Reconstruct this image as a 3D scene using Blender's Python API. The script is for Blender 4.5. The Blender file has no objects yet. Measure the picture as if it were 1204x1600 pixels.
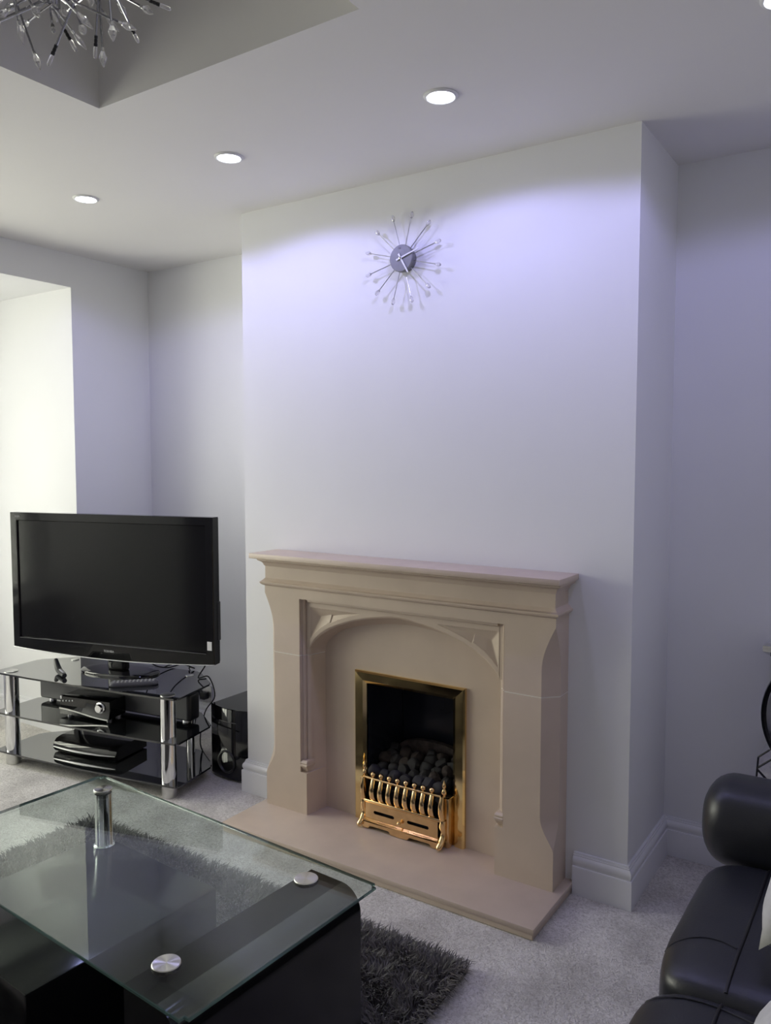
import bpy, bmesh, math, random
import numpy as np
from mathutils import Vector, Matrix
random.seed(7); rng = np.random.default_rng(7)
sc = bpy.context.scene
COL = sc.collection
PI = math.pi

# ------------------------------------------------------------------ camera
cam_d = bpy.data.cameras.new('camera'); cam = bpy.data.objects.new('camera', cam_d); COL.objects.link(cam)
cam_d.sensor_fit = 'HORIZONTAL'; cam_d.sensor_width = 36.0; cam_d.lens = 1246.6 * 36.0 / 1204.0
cam_d.clip_start = 0.02
yaw, pit, rol = (math.radians(a) for a in (33.594, 3.784, -0.052))
Fh = Vector((-math.sin(yaw), math.cos(yaw), 0)); R0 = Vector((math.cos(yaw), math.sin(yaw), 0)); Zv = Vector((0, 0, 1))
Fv = Fh * math.cos(pit) - Zv * math.sin(pit); U0 = Fh * math.sin(pit) + Zv * math.cos(pit)
Rv = R0 * math.cos(rol) + U0 * math.sin(rol); Uv = U0 * math.cos(rol) - R0 * math.sin(rol)
M = Matrix((Rv, Uv, -Fv)).transposed().to_4x4(); M.translation = Vector((2.3182, -2.435, 1.4059))
cam.matrix_world = M
sc.camera = cam

# ------------------------------------------------------------------ world (overcast daylight through the bay window), exposure
W_STRENGTH = 7.2
SPOT_W = 7.4
SPOT_COL = (0.46, 0.445, 1.0)      # bluish LED row by the chimney breast
world = bpy.data.worlds.new('overcast_sky'); sc.world = world; world.use_nodes = True
bg = world.node_tree.nodes['Background']
bg.inputs[0].default_value = (1.0, 0.99, 0.85, 1); bg.inputs[1].default_value = W_STRENGTH
sc.view_settings.view_transform = 'Standard'; sc.view_settings.look = 'None'
sc.view_settings.gamma = 1.0; sc.view_settings.use_curve_mapping = False
sc.view_settings.exposure = 0.35
# portal in the bay window: emits nothing itself, only guides sampling of the sky light
pd = bpy.data.lights.new('bay_window_portal_offscreen', 'AREA'); pd.shape = 'RECTANGLE'; pd.size = 1.72; pd.size_y = 1.72
pd.cycles.is_portal = True
po = bpy.data.objects.new('bay_window_portal_offscreen', pd); COL.objects.link(po)
po.location = (-2.25, -1.48, 1.30); po.rotation_euler = (0, -PI / 2, 0)

# ------------------------------------------------------------------ materials
MATS = {}
def mat(name, base=(0.8, 0.8, 0.8), rough=0.5, metal=0.0, var=0.0, vscale=8.0, bump=0.0, bscale=60.0, bdist=0.002,
        coat=0.0, sheen=0.0, spec=0.5, var2=None, detail=4.0):
    m = bpy.data.materials.new(name); m.use_nodes = True
    nt = m.node_tree; b = nt.nodes['Principled BSDF']
    b.inputs['Base Color'].default_value = (*base, 1); b.inputs['Roughness'].default_value = rough
    b.inputs['Metallic'].default_value = metal; b.inputs['Specular IOR Level'].default_value = spec
    b.inputs['Coat Weight'].default_value = coat; b.inputs['Coat Roughness'].default_value = 0.03
    b.inputs['Sheen Weight'].default_value = sheen
    tc = nt.nodes.new('ShaderNodeTexCoord')
    if var > 0:
        n = nt.nodes.new('ShaderNodeTexNoise'); n.inputs['Scale'].default_value = vscale; n.inputs['Detail'].default_value = detail
        nt.links.new(tc.outputs['Object'], n.inputs['Vector'])
        r = nt.nodes.new('ShaderNodeValToRGB')
        r.color_ramp.elements[0].position = 0.3; r.color_ramp.elements[1].position = 0.7
        lo = tuple(max(0, c * (1 - var)) for c in base); hi = tuple(min(1, c * (1 + var)) for c in base)
        if var2: lo = var2
        r.color_ramp.elements[0].color = (*lo, 1); r.color_ramp.elements[1].color = (*hi, 1)
        nt.links.new(n.outputs['Fac'], r.inputs['Fac']); nt.links.new(r.outputs['Color'], b.inputs['Base Color'])
    if bump > 0:
        n = nt.nodes.new('ShaderNodeTexNoise'); n.inputs['Scale'].default_value = bscale; n.inputs['Detail'].default_value = 3
        nt.links.new(tc.outputs['Object'], n.inputs['Vector'])
        bp = nt.nodes.new('ShaderNodeBump'); bp.inputs['Strength'].default_value = bump; bp.inputs['Distance'].default_value = bdist
        nt.links.new(n.outputs['Fac'], bp.inputs['Height']); nt.links.new(bp.outputs['Normal'], b.inputs['Normal'])
    MATS[name] = m
    return m

mat('wall_paint', (0.80, 0.80, 0.81), 0.7, var=0.012, vscale=3, bump=0.12, bscale=220, bdist=0.0008)
mat('ceiling_paint', (0.78, 0.765, 0.75), 0.8, var=0.01, vscale=2)
mat('trim_paint', (0.80, 0.80, 0.82), 0.28, var=0.01, vscale=5)
mat('stone', (0.61, 0.50, 0.405), 0.45, var=0.05, vscale=6, bump=0.08, bscale=180, bdist=0.0006)
mat('hearth_stone', (0.61, 0.50, 0.405), 0.22, var=0.05, vscale=9, bump=0.03, bscale=120, bdist=0.0004)
mat('grout', (0.86, 0.82, 0.76), 0.8, var=0.05)
mat('brass', (0.86, 0.66, 0.32), 0.10, 1.0, var=0.06, vscale=14, bump=0.05, bscale=25, bdist=0.001)
mat('brass_cast', (0.83, 0.58, 0.30), 0.18, 1.0, var=0.1, vscale=30)
mat('soot_black', (0.014, 0.016, 0.024), 0.16, var=0.3, vscale=6, bump=0.3, bscale=7, bdist=0.01)
mat('coal', (0.028, 0.026, 0.030), 0.62, var=0.5, vscale=30, bump=0.6, bscale=90, bdist=0.003)
mat('coal_brown', (0.055, 0.04, 0.036), 0.8, var=0.5, vscale=35, bump=0.6, bscale=90, bdist=0.003)
mat('chrome', (0.78, 0.79, 0.80), 0.08, 1.0, var=0.01)
mat('steel_brushed', (0.62, 0.62, 0.60), 0.28, 1.0, var=0.08, vscale=40)
mat('silver', (0.60, 0.60, 0.62), 0.3, 1.0, var=0.04, vscale=20)
mat('black_gloss', (0.006, 0.006, 0.007), 0.06, var=0.05, coat=0.2)
mat('clock_steel', (0.20, 0.20, 0.205), 0.5, 0.3, var=0.06, vscale=60)
mat('rod_steel', (0.42, 0.42, 0.45), 0.22, 1.0, var=0.05)
mat('black_glass', (0.008, 0.009, 0.010), 0.03, var=0.03, coat=1.0, spec=0.7)
mat('black_plastic', (0.012, 0.012, 0.013), 0.35, var=0.1, vscale=30)
mat('black_screen', (0.004, 0.004, 0.005), 0.12, var=0.02, spec=0.2)
mat('tv_gloss', (0.006, 0.006, 0.007), 0.09, var=0.05, spec=0.25)
mat('black_lacquer', (0.006, 0.006, 0.0065), 0.14, var=0.05, spec=0.32)
mat('grey_plastic', (0.12, 0.12, 0.125), 0.4, var=0.05)
mat('button_grey', (0.28, 0.28, 0.28), 0.5, var=0.05)
mat('white_plastic', (0.78, 0.78, 0.77), 0.35, var=0.01)
mat('leather', (0.016, 0.017, 0.022), 0.36, var=0.15, vscale=5, bump=0.25, bscale=260, bdist=0.0009)
mat('leather_seam', (0.006, 0.006, 0.008), 0.5, var=0.1)
mat('cushion_fabric', (0.55, 0.545, 0.53), 0.9, var=0.06, vscale=50, bump=0.3, bscale=400, bdist=0.001, sheen=0.2)
mat('mirror', (0.80, 0.81, 0.82), 0.03, 1.0, var=0.01)
mat('mirror_dark', (0.02, 0.02, 0.022), 0.2, var=0.1)
mat('cable', (0.01, 0.01, 0.01), 0.5, var=0.1)
mat('rug_base', (0.05, 0.045, 0.043), 0.9, var=0.2, vscale=20)
mat('rug_yarn', (0.075, 0.067, 0.064), 0.5, var=0.55, vscale=28, sheen=0.3)
mat('concrete', (0.45, 0.45, 0.43), 0.9, var=0.1)

def carpet_mat():
    m = bpy.data.materials.new('carpet'); m.use_nodes = True; nt = m.node_tree; b = nt.nodes['Principled BSDF']
    tc = nt.nodes.new('ShaderNodeTexCoord')
    n1 = nt.nodes.new('ShaderNodeTexNoise'); n1.inputs['Scale'].default_value = 5.5; n1.inputs['Detail'].default_value = 5; n1.inputs['Roughness'].default_value = 0.6
    n2 = nt.nodes.new('ShaderNodeTexNoise'); n2.inputs['Scale'].default_value = 120; n2.inputs['Detail'].default_value = 3; n2.inputs['Distortion'].default_value = 1.2
    for n in (n1, n2): nt.links.new(tc.outputs['Object'], n.inputs['Vector'])
    r1 = nt.nodes.new('ShaderNodeValToRGB'); r1.color_ramp.elements[0].position = 0.33; r1.color_ramp.elements[1].position = 0.68
    r1.color_ramp.elements[0].color = (0.54, 0.515, 0.49, 1); r1.color_ramp.elements[1].color = (0.86, 0.83, 0.79, 1)
    nt.links.new(n1.outputs['Fac'], r1.inputs['Fac'])
    r2 = nt.nodes.new('ShaderNodeValToRGB'); r2.color_ramp.elements[0].position = 0.34; r2.color_ramp.elements[1].position = 0.6
    r2.color_ramp.elements[0].color = (0.60, 0.58, 0.56, 1); r2.color_ramp.elements[1].color = (1, 1, 1, 1)
    nt.links.new(n2.outputs['Fac'], r2.inputs['Fac'])
    mx = nt.nodes.new('ShaderNodeMix'); mx.data_type = 'RGBA'; mx.blend_type = 'MULTIPLY'; mx.inputs[0].default_value = 0.85
    nt.links.new(r1.outputs['Color'], mx.inputs[6]); nt.links.new(r2.outputs['Color'], mx.inputs[7])
    nt.links.new(mx.outputs[2], b.inputs['Base Color'])
    bp = nt.nodes.new('ShaderNodeBump'); bp.inputs['Strength'].default_value = 0.9; bp.inputs['Distance'].default_value = 0.006
    nt.links.new(n2.outputs['Fac'], bp.inputs['Height']); nt.links.new(bp.outputs['Normal'], b.inputs['Normal'])
    b.inputs['Roughness'].default_value = 0.95; b.inputs['Sheen Weight'].default_value = 0.25
    MATS['carpet'] = m
carpet_mat()

def glass_mat(name, tint, gloss=1.0, ior=1.5):
    m = bpy.data.materials.new(name); m.use_nodes = True; nt = m.node_tree
    for n in list(nt.nodes):
        if n.type == 'BSDF_PRINCIPLED': nt.nodes.remove(n)
    out = [n for n in nt.nodes if n.type == 'OUTPUT_MATERIAL'][0]
    t = nt.nodes.new('ShaderNodeBsdfTransparent'); t.inputs[0].default_value = (*tint, 1)
    g = nt.nodes.new('ShaderNodeBsdfGlossy'); g.inputs['Roughness'].default_value = 0.01
    fr = nt.nodes.new('ShaderNodeFresnel'); fr.inputs[0].default_value = ior
    mx = nt.nodes.new('ShaderNodeMixShader')
    geo = nt.nodes.new('ShaderNodeNewGeometry'); mr = nt.nodes.new('ShaderNodeMapRange')   # same Fresnel on both faces of the sheet
    mr.inputs['To Min'].default_value = ior; mr.inputs['To Max'].default_value = 1.0 / ior
    nt.links.new(geo.outputs['Backfacing'], mr.inputs['Value']); nt.links.new(mr.outputs[0], fr.inputs[0])
    nt.links.new(fr.outputs[0], mx.inputs[0]); nt.links.new(t.outputs[0], mx.inputs[1]); nt.links.new(g.outputs[0], mx.inputs[2])
    nt.links.new(mx.outputs[0], out.inputs[0]); MATS[name] = m
glass_mat('clear_glass', (0.91, 0.965, 0.94), ior=1.62)
glass_mat('window_glass', (0.97, 0.98, 0.97))
def crystal_mat():
    m = bpy.data.materials.new('crystal'); m.use_nodes = True; b = m.node_tree.nodes['Principled BSDF']
    b.inputs['Base Color'].default_value = (0.96, 0.95, 0.96, 1); b.inputs['Roughness'].default_value = 0.02
    b.inputs['Transmission Weight'].default_value = 0.75; b.inputs['IOR'].default_value = 1.55
    MATS['crystal'] = m
crystal_mat()
def edge_mat():
    m = bpy.data.materials.new('glass_edge'); m.use_nodes = True; b = m.node_tree.nodes['Principled BSDF']
    b.inputs['Base Color'].default_value = (0.08, 0.17, 0.145, 1); b.inputs['Roughness'].default_value = 0.08
    b.inputs['Transmission Weight'].default_value = 0.5
    MATS['glass_edge'] = m
edge_mat()
def disc_mat():
    m = bpy.data.materials.new('turned_steel'); m.use_nodes = True; nt = m.node_tree; b = nt.nodes['Principled BSDF']
    b.inputs['Base Color'].default_value = (0.62, 0.61, 0.57, 1); b.inputs['Metallic'].default_value = 1; b.inputs['Roughness'].default_value = 0.26
    b.inputs['Anisotropic'].default_value = 0.9
    t = nt.nodes.new('ShaderNodeTangent'); t.direction_type = 'RADIAL'; t.axis = 'Z'; nt.links.new(t.outputs[0], b.inputs['Tangent'])
    MATS['turned_steel'] = m
disc_mat()
def lamp_mat():
    m = bpy.data.materials.new('lamp_lens'); m.use_nodes = True; b = m.node_tree.nodes['Principled BSDF']
    b.inputs['Base Color'].default_value = (0.9, 0.9, 0.95, 1)
    b.inputs['Emission Color'].default_value = (0.80, 0.85, 1.0, 1); b.inputs['Emission Strength'].default_value = 14.0
    MATS['lamp_lens'] = m
lamp_mat()

# ------------------------------------------------------------------ mesh helpers
class MB:
    """collects verts and faces, built as one mesh object"""
    def __init__(s): s.v = []; s.f = []; s.mi = []
    def add(s, vs, fs, mi=0):
        o = len(s.v); s.v += [tuple(p) for p in vs]
        for f in fs: s.f.append(tuple(i + o for i in f)); s.mi.append(mi)
        return s
    def box(s, x0, x1, y0, y1, z0, z1, mi=0):
        vs = [(x, y, z) for z in (z0, z1) for y in (y0, y1) for x in (x0, x1)]
        return s.add(vs, [(0, 2, 3, 1), (4, 5, 7, 6), (0, 1, 5, 4), (2, 6, 7, 3), (0, 4, 6, 2), (1, 3, 7, 5)], mi)
    def bm(s, bm, mat=None, mi=0):
        bm.verts.index_update()
        vs = [(mat @ v.co if mat else v.co) for v in bm.verts]
        s.add(vs, [[v.index for v in f.verts] for f in bm.faces], mi); bm.free(); return s
    def rbox(s, x0, x1, y0, y1, z0, z1, r=0.004, seg=2, mat=None, mi=0):
        b = bmesh.new(); bmesh.ops.create_cube(b, size=1)
        for v in b.verts:
            v.co = Vector(((x0 + x1) / 2 + v.co.x * (x1 - x0), (y0 + y1) / 2 + v.co.y * (y1 - y0), (z0 + z1) / 2 + v.co.z * (z1 - z0)))
        bmesh.ops.bevel(b, geom=list(b.edges), offset=r, segments=seg, profile=0.5, affect='EDGES')
        return s.bm(b, mat, mi)
    def rings(s, rings, cap=True, closed=True, mi=0):
        n = len(rings[0]); vs = [p for r in rings for p in r]; fs = []
        for i in range(len(rings) - 1):
            for j in range(n if closed else n - 1):
                k = (j + 1) % n
                fs.append((i * n + j, i * n + k, (i + 1) * n + k, (i + 1) * n + j))
        if cap: fs.append(tuple(range(n - 1, -1, -1))); fs.append(tuple((len(rings) - 1) * n + j for j in range(n)))
        return s.add(vs, fs, mi)
    def lathe(s, prof, n=20, mat=None, cap=True, mi=0):
        rs = []
        for r, z in prof:
            ring = [Vector((r * math.cos(2 * PI * k / n), r * math.sin(2 * PI * k / n), z)) for k in range(n)]
            rs.append([(mat @ p if mat else p) for p in ring])
        return s.rings(rs, cap, True, mi)
    def tube(s, pts, r, n=8, mi=0):
        pts = [Vector(p) for p in pts]; rad = r if isinstance(r, (list, tuple)) else [r] * len(pts)
        rs = []; up = None
        for i, p in enumerate(pts):
            d = (pts[min(i + 1, len(pts) - 1)] - pts[max(i - 1, 0)]).normalized()
            if up is None: up = Vector((0, 0, 1)) if abs(d.z) < 0.9 else Vector((1, 0, 0))
            a = d.cross(up).normalized(); b = a.cross(d).normalized(); up = b
            rs.append([p + (a * math.cos(2 * PI * k / n) + b * math.sin(2 * PI * k / n)) * rad[i] for k in range(n)])
        return s.rings(rs, True, True, mi)
    def prism(s, poly, axis, a0, a1, mi=0):
        """poly: 2D points; axis 'x','y','z' extruded from a0 to a1"""
        def P(u, v, a):
            return {'x': (a, u, v), 'y': (u, a, v), 'z': (u, v, a)}[axis]
        n = len(poly); vs = [P(u, v, a0) for u, v in poly] + [P(u, v, a1) for u, v in poly]
        fs = [tuple(range(n - 1, -1, -1)), tuple(range(n, 2 * n))] + [(i, (i + 1) % n, n + (i + 1) % n, n + i) for i in range(n)]
        return s.add(vs, fs, mi)
    def mesh(s, name, mats, smooth=None):
        me = bpy.data.meshes.new(name); me.from_pydata(s.v, [], s.f); 
        for mm in (mats if isinstance(mats, (list, tuple)) else [mats]): me.materials.append(MATS[mm])
        if len(me.materials) > 1: me.polygons.foreach_set('material_index', s.mi)
        b = bmesh.new(); b.from_mesh(me); bmesh.ops.recalc_face_normals(b, faces=b.faces); b.to_mesh(me); b.free()
        if smooth is not None:
            me.polygons.foreach_set('use_smooth', [True] * len(me.polygons))
            me.set_sharp_from_angle(angle=math.radians(smooth))
        me.update(); return me
    def build(s, name, mats, parent=None, smooth=None):
        o = bpy.data.objects.new(name, s.mesh(name, mats, smooth)); COL.objects.link(o)
        if parent: o.parent = parent
        return o

def tag(o, label, cat, group=None):
    o['label'] = label; o['category'] = cat
    if group: o['group'] = group
    return o
def thing(name, label, cat, loc=(0, 0, 0), rz=0, group=None):
    o = bpy.data.objects.new(name, None); COL.objects.link(o); o.location = loc; o.rotation_euler = (0, 0, rz)
    o.empty_display_size = 0.05
    return tag(o, label, cat, group)
def struct(o): o['kind'] = 'structure'; return o
def inst(name, me, parent, loc=(0, 0, 0), rot=(0, 0, 0), scale=(1, 1, 1)):
    o = bpy.data.objects.new(name, me); COL.objects.link(o); o.parent = parent
    o.location = loc; o.rotation_euler = rot; o.scale = scale; return o
def aim(p, d, roll=0.0):
    """matrix whose z axis points along d, at p"""
    q = Vector(d).to_track_quat('Z', 'Y'); return Matrix.Translation(Vector(p)) @ q.to_matrix().to_4x4()

# ------------------------------------------------------------------ room shell
W, DR, DL, XL, H = 1.6084, 0.4318, 0.4685, -1.1313, 2.4
XR, YB, XB = 2.86, -4.3, -2.25           # right wall, wall behind the camera, bay front
BAY0, BAYH = -2.44, 2.24
CX = 0.806                               # fireplace centre
FX0, FX1, FZ = CX - 0.186, CX + 0.186, 0.565   # fire opening
TX0, TX1, TY0, TY1, TZ = 0.350, 1.255, -1.86, -0.938, 2.86   # ceiling recess

fl = MB(); fl.box(XB - 0.3, XR + 0.2, YB - 0.2, 0.75, -0.1, 0)
struct(fl.build('floor', 'carpet'))
c = MB(); T = 0.2
c.box(XB - 0.3, XR + 0.2, TY1, 0.75, H, H + T); c.box(XB - 0.3, XR + 0.2, YB - 0.2, TY0, H, H + T)
c.box(XB - 0.3, TX0, TY0, TY1, H, H + T); c.box(TX1, XR + 0.2, TY0, TY1, H, H + T)
ceil = struct(c.build('ceiling', 'ceiling_paint'))
r = MB()
r.box(TX0 - 0.05, TX0, TY0 - 0.05, TY1 + 0.05, H + T, TZ); r.box(TX1, TX1 + 0.05, TY0 - 0.05, TY1 + 0.05, H + T, TZ)
r.box(TX0, TX1, TY0 - 0.05, TY0, H + T, TZ); r.box(TX0, TX1, TY1, TY1 + 0.05, H + T, TZ)
r.box(TX0 - 0.05, TX1 + 0.05, TY0 - 0.05, TY1 + 0.05, TZ, TZ + 0.05)
r.build('ceiling_recess', 'ceiling_paint', ceil)

b = MB()                                  # chimney breast with the fire opening
b.box(0, FX0, 0, 0.75, 0, H); b.box(FX1, W, 0, 0.75, 0, H); b.box(FX0, FX1, 0, 0.75, FZ, H); b.box(FX0, FX1, 0.30, 0.75, 0, FZ)
struct(b.build('wall_breast', 'wall_paint'))
struct(MB().box(XL, 0, DL, 0.75, 0, H).build('wall_alcove_left', 'wall_paint'))
struct(MB().box(W, XR + 0.2, DR, 0.75, 0, H).build('wall_alcove_right', 'wall_paint'))
b = MB(); b.box(XB - 0.15, XL, 0, 0.75, 0, H)                       # pier beside the bay, its reveal
b.box(XL - 0.18, XL, BAY0, 0, BAYH, H)                              # head over the bay opening
b.box(XB - 0.15, XL, YB, BAY0, 0, H)
struct(b.build('wall_left', 'wall_paint'))
struct(MB().box(XB - 0.15, XL - 0.18, BAY0, 0, BAYH, H).build('bay_soffit', 'wall_paint'))
struct(MB().box(XR, XR + 0.2, YB, 0.45, 0, H).build('wall_right', 'wall_paint'))
struct(MB().box(XB - 0.15, XR + 0.2, YB - 0.2, YB, 0, H).build('wall_front', 'wall_paint'))
WY0, WY1, WZ0, WZ1 = -2.34, -0.62, 0.44, 2.16
b = MB(); b.box(XB - 0.15, XB, BAY0, WY0, 0, BAYH); b.box(XB - 0.15, XB, WY1, 0, 0, BAYH)
b.box(XB - 0.15, XB, WY0, WY1, 0, WZ0); b.box(XB - 0.15, XB, WY0, WY1, WZ1, BAYH)
struct(b.build('wall_bay', 'wall_paint'))
# bay window: white frame, four lights
wf = MB(); t = 0.06
wf.box(XB - 0.10, XB - 0.03, WY0, WY1, WZ0, WZ0 + t); wf.box(XB - 0.10, XB - 0.03, WY0, WY1, WZ1 - t, WZ1)
for i in range(5):
    y = WY0 + (WY1 - WY0) * i / 4; y0 = max(WY0, y - t / 2); y1 = min(WY1, y + t / 2)
    wf.box(XB - 0.10, XB - 0.03, y0, y1, WZ0 + t, WZ1 - t)
win = struct(wf.build('window_1', 'trim_paint'))
for i in range(4):
    y0 = WY0 + (WY1 - WY0) * i / 4; y1 = WY0 + (WY1 - WY0) * (i + 1) / 4
    MB().box(XB - 0.070, XB - 0.064, y0 + 0.02, y1 - 0.02, WZ0 + 0.04, WZ1 - 0.04).build('pane', 'window_glass', win)
MB().rbox(XB - 0.02, XB + 0.16, WY0 - 0.05, WY1 + 0.05, WZ0 - 0.03, WZ0, 0.006).build('window_sill', 'trim_paint', win)

# skirting boards: profile swept along the foot of the walls with mitred corners
BBH = 0.136
prof = [(0, 0), (0.020, 0), (0.020, 0.090), (0.0195, 0.0925), (0.0145, 0.0935), (0.0145, 0.0975), (0.0165, 0.102), (0.0178, 0.108), (0.0172, 0.115), (0.0145, 0.121),
        (0.0105, 0.1245), (0.0105, 0.1285), (0.0085, 0.1290), (0.0075, BBH), (0, BBH)]
def sweep(path, prof):
    path = [Vector(p) for p in path]; rings = []
    for i, p in enumerate(path):
        ns = []
        for a, q in ((i - 1, i), (i, i + 1)):
            if a >= 0 and q < len(path):
                d = (path[q] - path[a]).normalized(); ns.append(Vector((d.y, -d.x)))
        if len(ns) == 2:
            n = (ns[0] + ns[1]); n = n / (1 + ns[0].dot(ns[1]))
        else: n = ns[0]
        rings.append([(p.x + n.x * u, p.y + n.y * u, z) for u, z in prof])
    return MB().rings(rings)
struct(sweep([(1.437, 0), (W, 0), (W, DR), (XR, DR)], prof).build('baseboard_right', 'trim_paint', smooth=28))
struct(sweep([(XB, 0), (XL, 0), (XL, DL), (0, DL), (0, 0), (0.176, 0)], prof).build('baseboard_left', 'trim_paint', smooth=28))

# ------------------------------------------------------------------ downlights
def downlight(x, y, label, beam):
    t = thing('recessed_downlight', label, 'downlight', (x, y, H), 0, 'recessed ceiling downlights')
    m = MB(); m.lathe([(0.048, 0), (0.048, -0.002), (0.045, -0.005), (0.040, -0.006), (0.037, -0.004), (0.036, 0.0)], 32, cap=False)
    m.build('trim_ring', 'white_plastic', t, 40)
    m = MB(); m.lathe([(0.0365, -0.0035), (0.030, -0.006), (0.015, -0.0075), (0.001, -0.008)], 32, cap=True)
    m.build('lens', 'lamp_lens', t, 60)
    ld = bpy.data.lights.new(beam, 'SPOT'); ld.energy = SPOT_W; ld.color = SPOT_COL
    ld.spot_size = math.radians(163); ld.spot_blend = 0.22; ld.shadow_soft_size = 0.025
    lo = bpy.data.objects.new(beam, ld); COL.objects.link(lo); lo.parent = t; lo.location = (0, 0, -0.036)
for x, lab in ((1.196, 'glowing recessed downlight facing the clock side of the chimney breast, right half'),
               (0.395, 'glowing recessed downlight in front of the left half of chimney breast'),
               (-0.358, 'glowing recessed downlight above the television alcove'),
               (2.044, 'glowing recessed downlight in front of the alcove with the mirrored console')):
    downlight(x, -0.470, lab, 'downlight_beam_offscreen' if x > 2 else 'downlight_beam')   # the last lamp's centre is just past the frame corner
# ------------------------------------------------------------------ fireplace surround
HZ = 0.0364
fp = thing('fireplace_surround', 'beige limestone fireplace surround with carved pointed arch and mantel shelf', 'fireplace', (CX, 0, HZ))
YF = -0.110; OUT, INN = 0.601, 0.397
MP = [(.030, 0), (.0295, .010), (.027, .012), (.022, .011), (.018, .014), (.016, .020), (.017, .026), (.012, .025), (.007, .028), (.003, .034), (.0015, .042), (.002, .048), (0, .055)]
def chamf(z):
    if z < 0.165 or z > 0.885: return 0.0
    if z < 0.27: u = (z - 0.165) / 0.105; return 0.046 * math.sin(u * PI / 2) ** 1.3
    if z > 0.74: u = (0.885 - z) / 0.145; return 0.046 * math.sin(u * PI / 2)
    return 0.046
def leg_ring(side, z):
    cc = chamf(z); n = 1.0 if 0.2 < z < 0.875 else 0.0
    pts = [(OUT, 0.0), (OUT, YF + cc), (OUT - cc, YF)]
    pts += [(INN + s_ * n, YF + (y_ if z < 0.684 else min(y_, 0.026)) * n) for s_, y_ in MP] + [(INN - 0.014, 0.0)]
    return [(side * s_, y_, z - HZ) for s_, y_ in pts]
def leg_zs(z0, z1):
    zs = [z0] + [z for z in ([0.165 + 0.105 * k / 8 for k in range(9)] + [0.1995, 0.2005, 0.6835, 0.6845] + [0.74 + 0.145 * k / 10 for k in range(11)] + [0.8745, 0.8755]) if z0 < z < z1] + [z1]
    return sorted(zs)
for side in (-1, 1):
    m = MB(); m.rings([leg_ring(side, z) for z in leg_zs(HZ, 0.6540)]); lg = m.build('leg_block', 'stone', fp, 40)
    m = MB(); m.rings([leg_ring(side, z) for z in leg_zs(0.6580, 0.925)]); up = m.build('upper_leg_block', 'stone', fp, 40)
    # joint
    j = MB(); j.rings([[(x * 0.0 + (side * 0.499 + (x - side * 0.499) * 0.985), y * 0.985, z) for x, y, z in leg_ring(side, 0.654)], [((side * 0.499 + (x - side * 0.499) * 0.985), y * 0.985, z + 0.004) for x, y, z in leg_ring(side, 0.654)]])
    j.build('mortar_joint', 'grout', fp)
    # small carved corbel that the inner moulding springs from
    k = MB(); xs = side * (INN + 0.014)
    k.rings([[(side * (INN + 0.014 + a * w), YF + 0.026 + b_ * d * 1.9, z - HZ) for a, b_ in ((-1, 1), (-1, -1), (1, -1), (1, 1))]
             for z, w, d in ((0.192, 0.002, 0.002), (0.204, 0.008, 0.007), (0.214, 0.0125, 0.010), (0.220, 0.0135, 0.012), (0.224, 0.0155, 0.0145), (0.230, 0.0160, 0.015), (0.233, 0.0135, 0.0125), (0.237, 0.0155, 0.0140), (0.241, 0.0150, 0.0135), (0.246, 0.012, 0.010))])
    k.build('corbel', 'stone', lg, 30)
# arched lintel: carved front as a relief surface, splayed soffit behind
AN = [(0, .8425), (.03, .8405), (.06, .837), (.12, .828), (.167, .817), (.21, .805), (.264, .786), (.304, .767), (.346, .741), (.372, .718), (.388, .700), (.397, .684)]
BN = [(0, .806), (.06, .802), (.108, .797), (.17, .787), (.225, .776), (.28, .760), (.315, .742), (.345, .722), (.368, .700), (.380, .682), (.3835, .660)]
ax, az = zip(*AN); bx_, bz = zip(*BN)
def prof_y(d):
    ds = [0.03 - p[0] for p in MP]; return float(np.interp(d, ds, [p[1] for p in MP]))
ZT = 0.875
def relief(s, z):
    d = min(0.427 - abs(s), ZT - z)
    a = float(np.interp(abs(s), ax, az)); da = (z - a) * (0.75 if abs(s) > 0.3 else 0.95)
    y = YF + min(0.025, prof_y(max(0, min(d, 0.03))))
    base = YF + 0.025
    if d >= 0.03: y = base
    # sunk spandrel with sloping sides
    q = min(d - 0.034, da - 0.022)
    if q > 0: y = base + min(0.026, q * 0.6 + 0.002)
    if da < 0.006: y = max(y, base + (0.006 - da) * 0.9)
    return y
NC, NR = 240, 56
S = np.linspace(-INN, INN, NC)
rows = []
for s_ in S:
    a = float(np.interp(abs(s_), ax, az)); top = ZT
    rows.append([(s_, relief(s_, a + (top - a) * t), a + (top - a) * t - HZ) for t in np.linspace(0, 1, NR)])
m = MB(); m.rings(rows, cap=False, closed=False)
so = []
for s_ in S:                                             # soffit
    u = s_ / INN; sb = u * 0.3835
    a = float(np.interp(abs(s_), ax, az)); b0 = float(np.interp(abs(sb), bx_, bz)); yf = relief(s_, a)
    so.append([(s_ + (sb - s_) * w, yf * (1 - w) - 0.004 * w, (a + (b0 - a) * (w ** 1.6)) - HZ) for w in (0, 0.15, 0.35, 0.6, 0.85, 1.0)])
m.rings(so, cap=False, closed=False)
m.box(-INN, INN, YF, -0.01, ZT - HZ, 0.925 - HZ)
for sg in (-1, 1):                                       # edges of the carved slab
    e0 = rows[0] if sg < 0 else rows[-1]
    m.rings([list(e0), [(x_, -0.045, z_) for x_, y_, z_ in e0]], cap=False, closed=False)
m.build('arched_lintel', 'stone', fp, 50)
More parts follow.
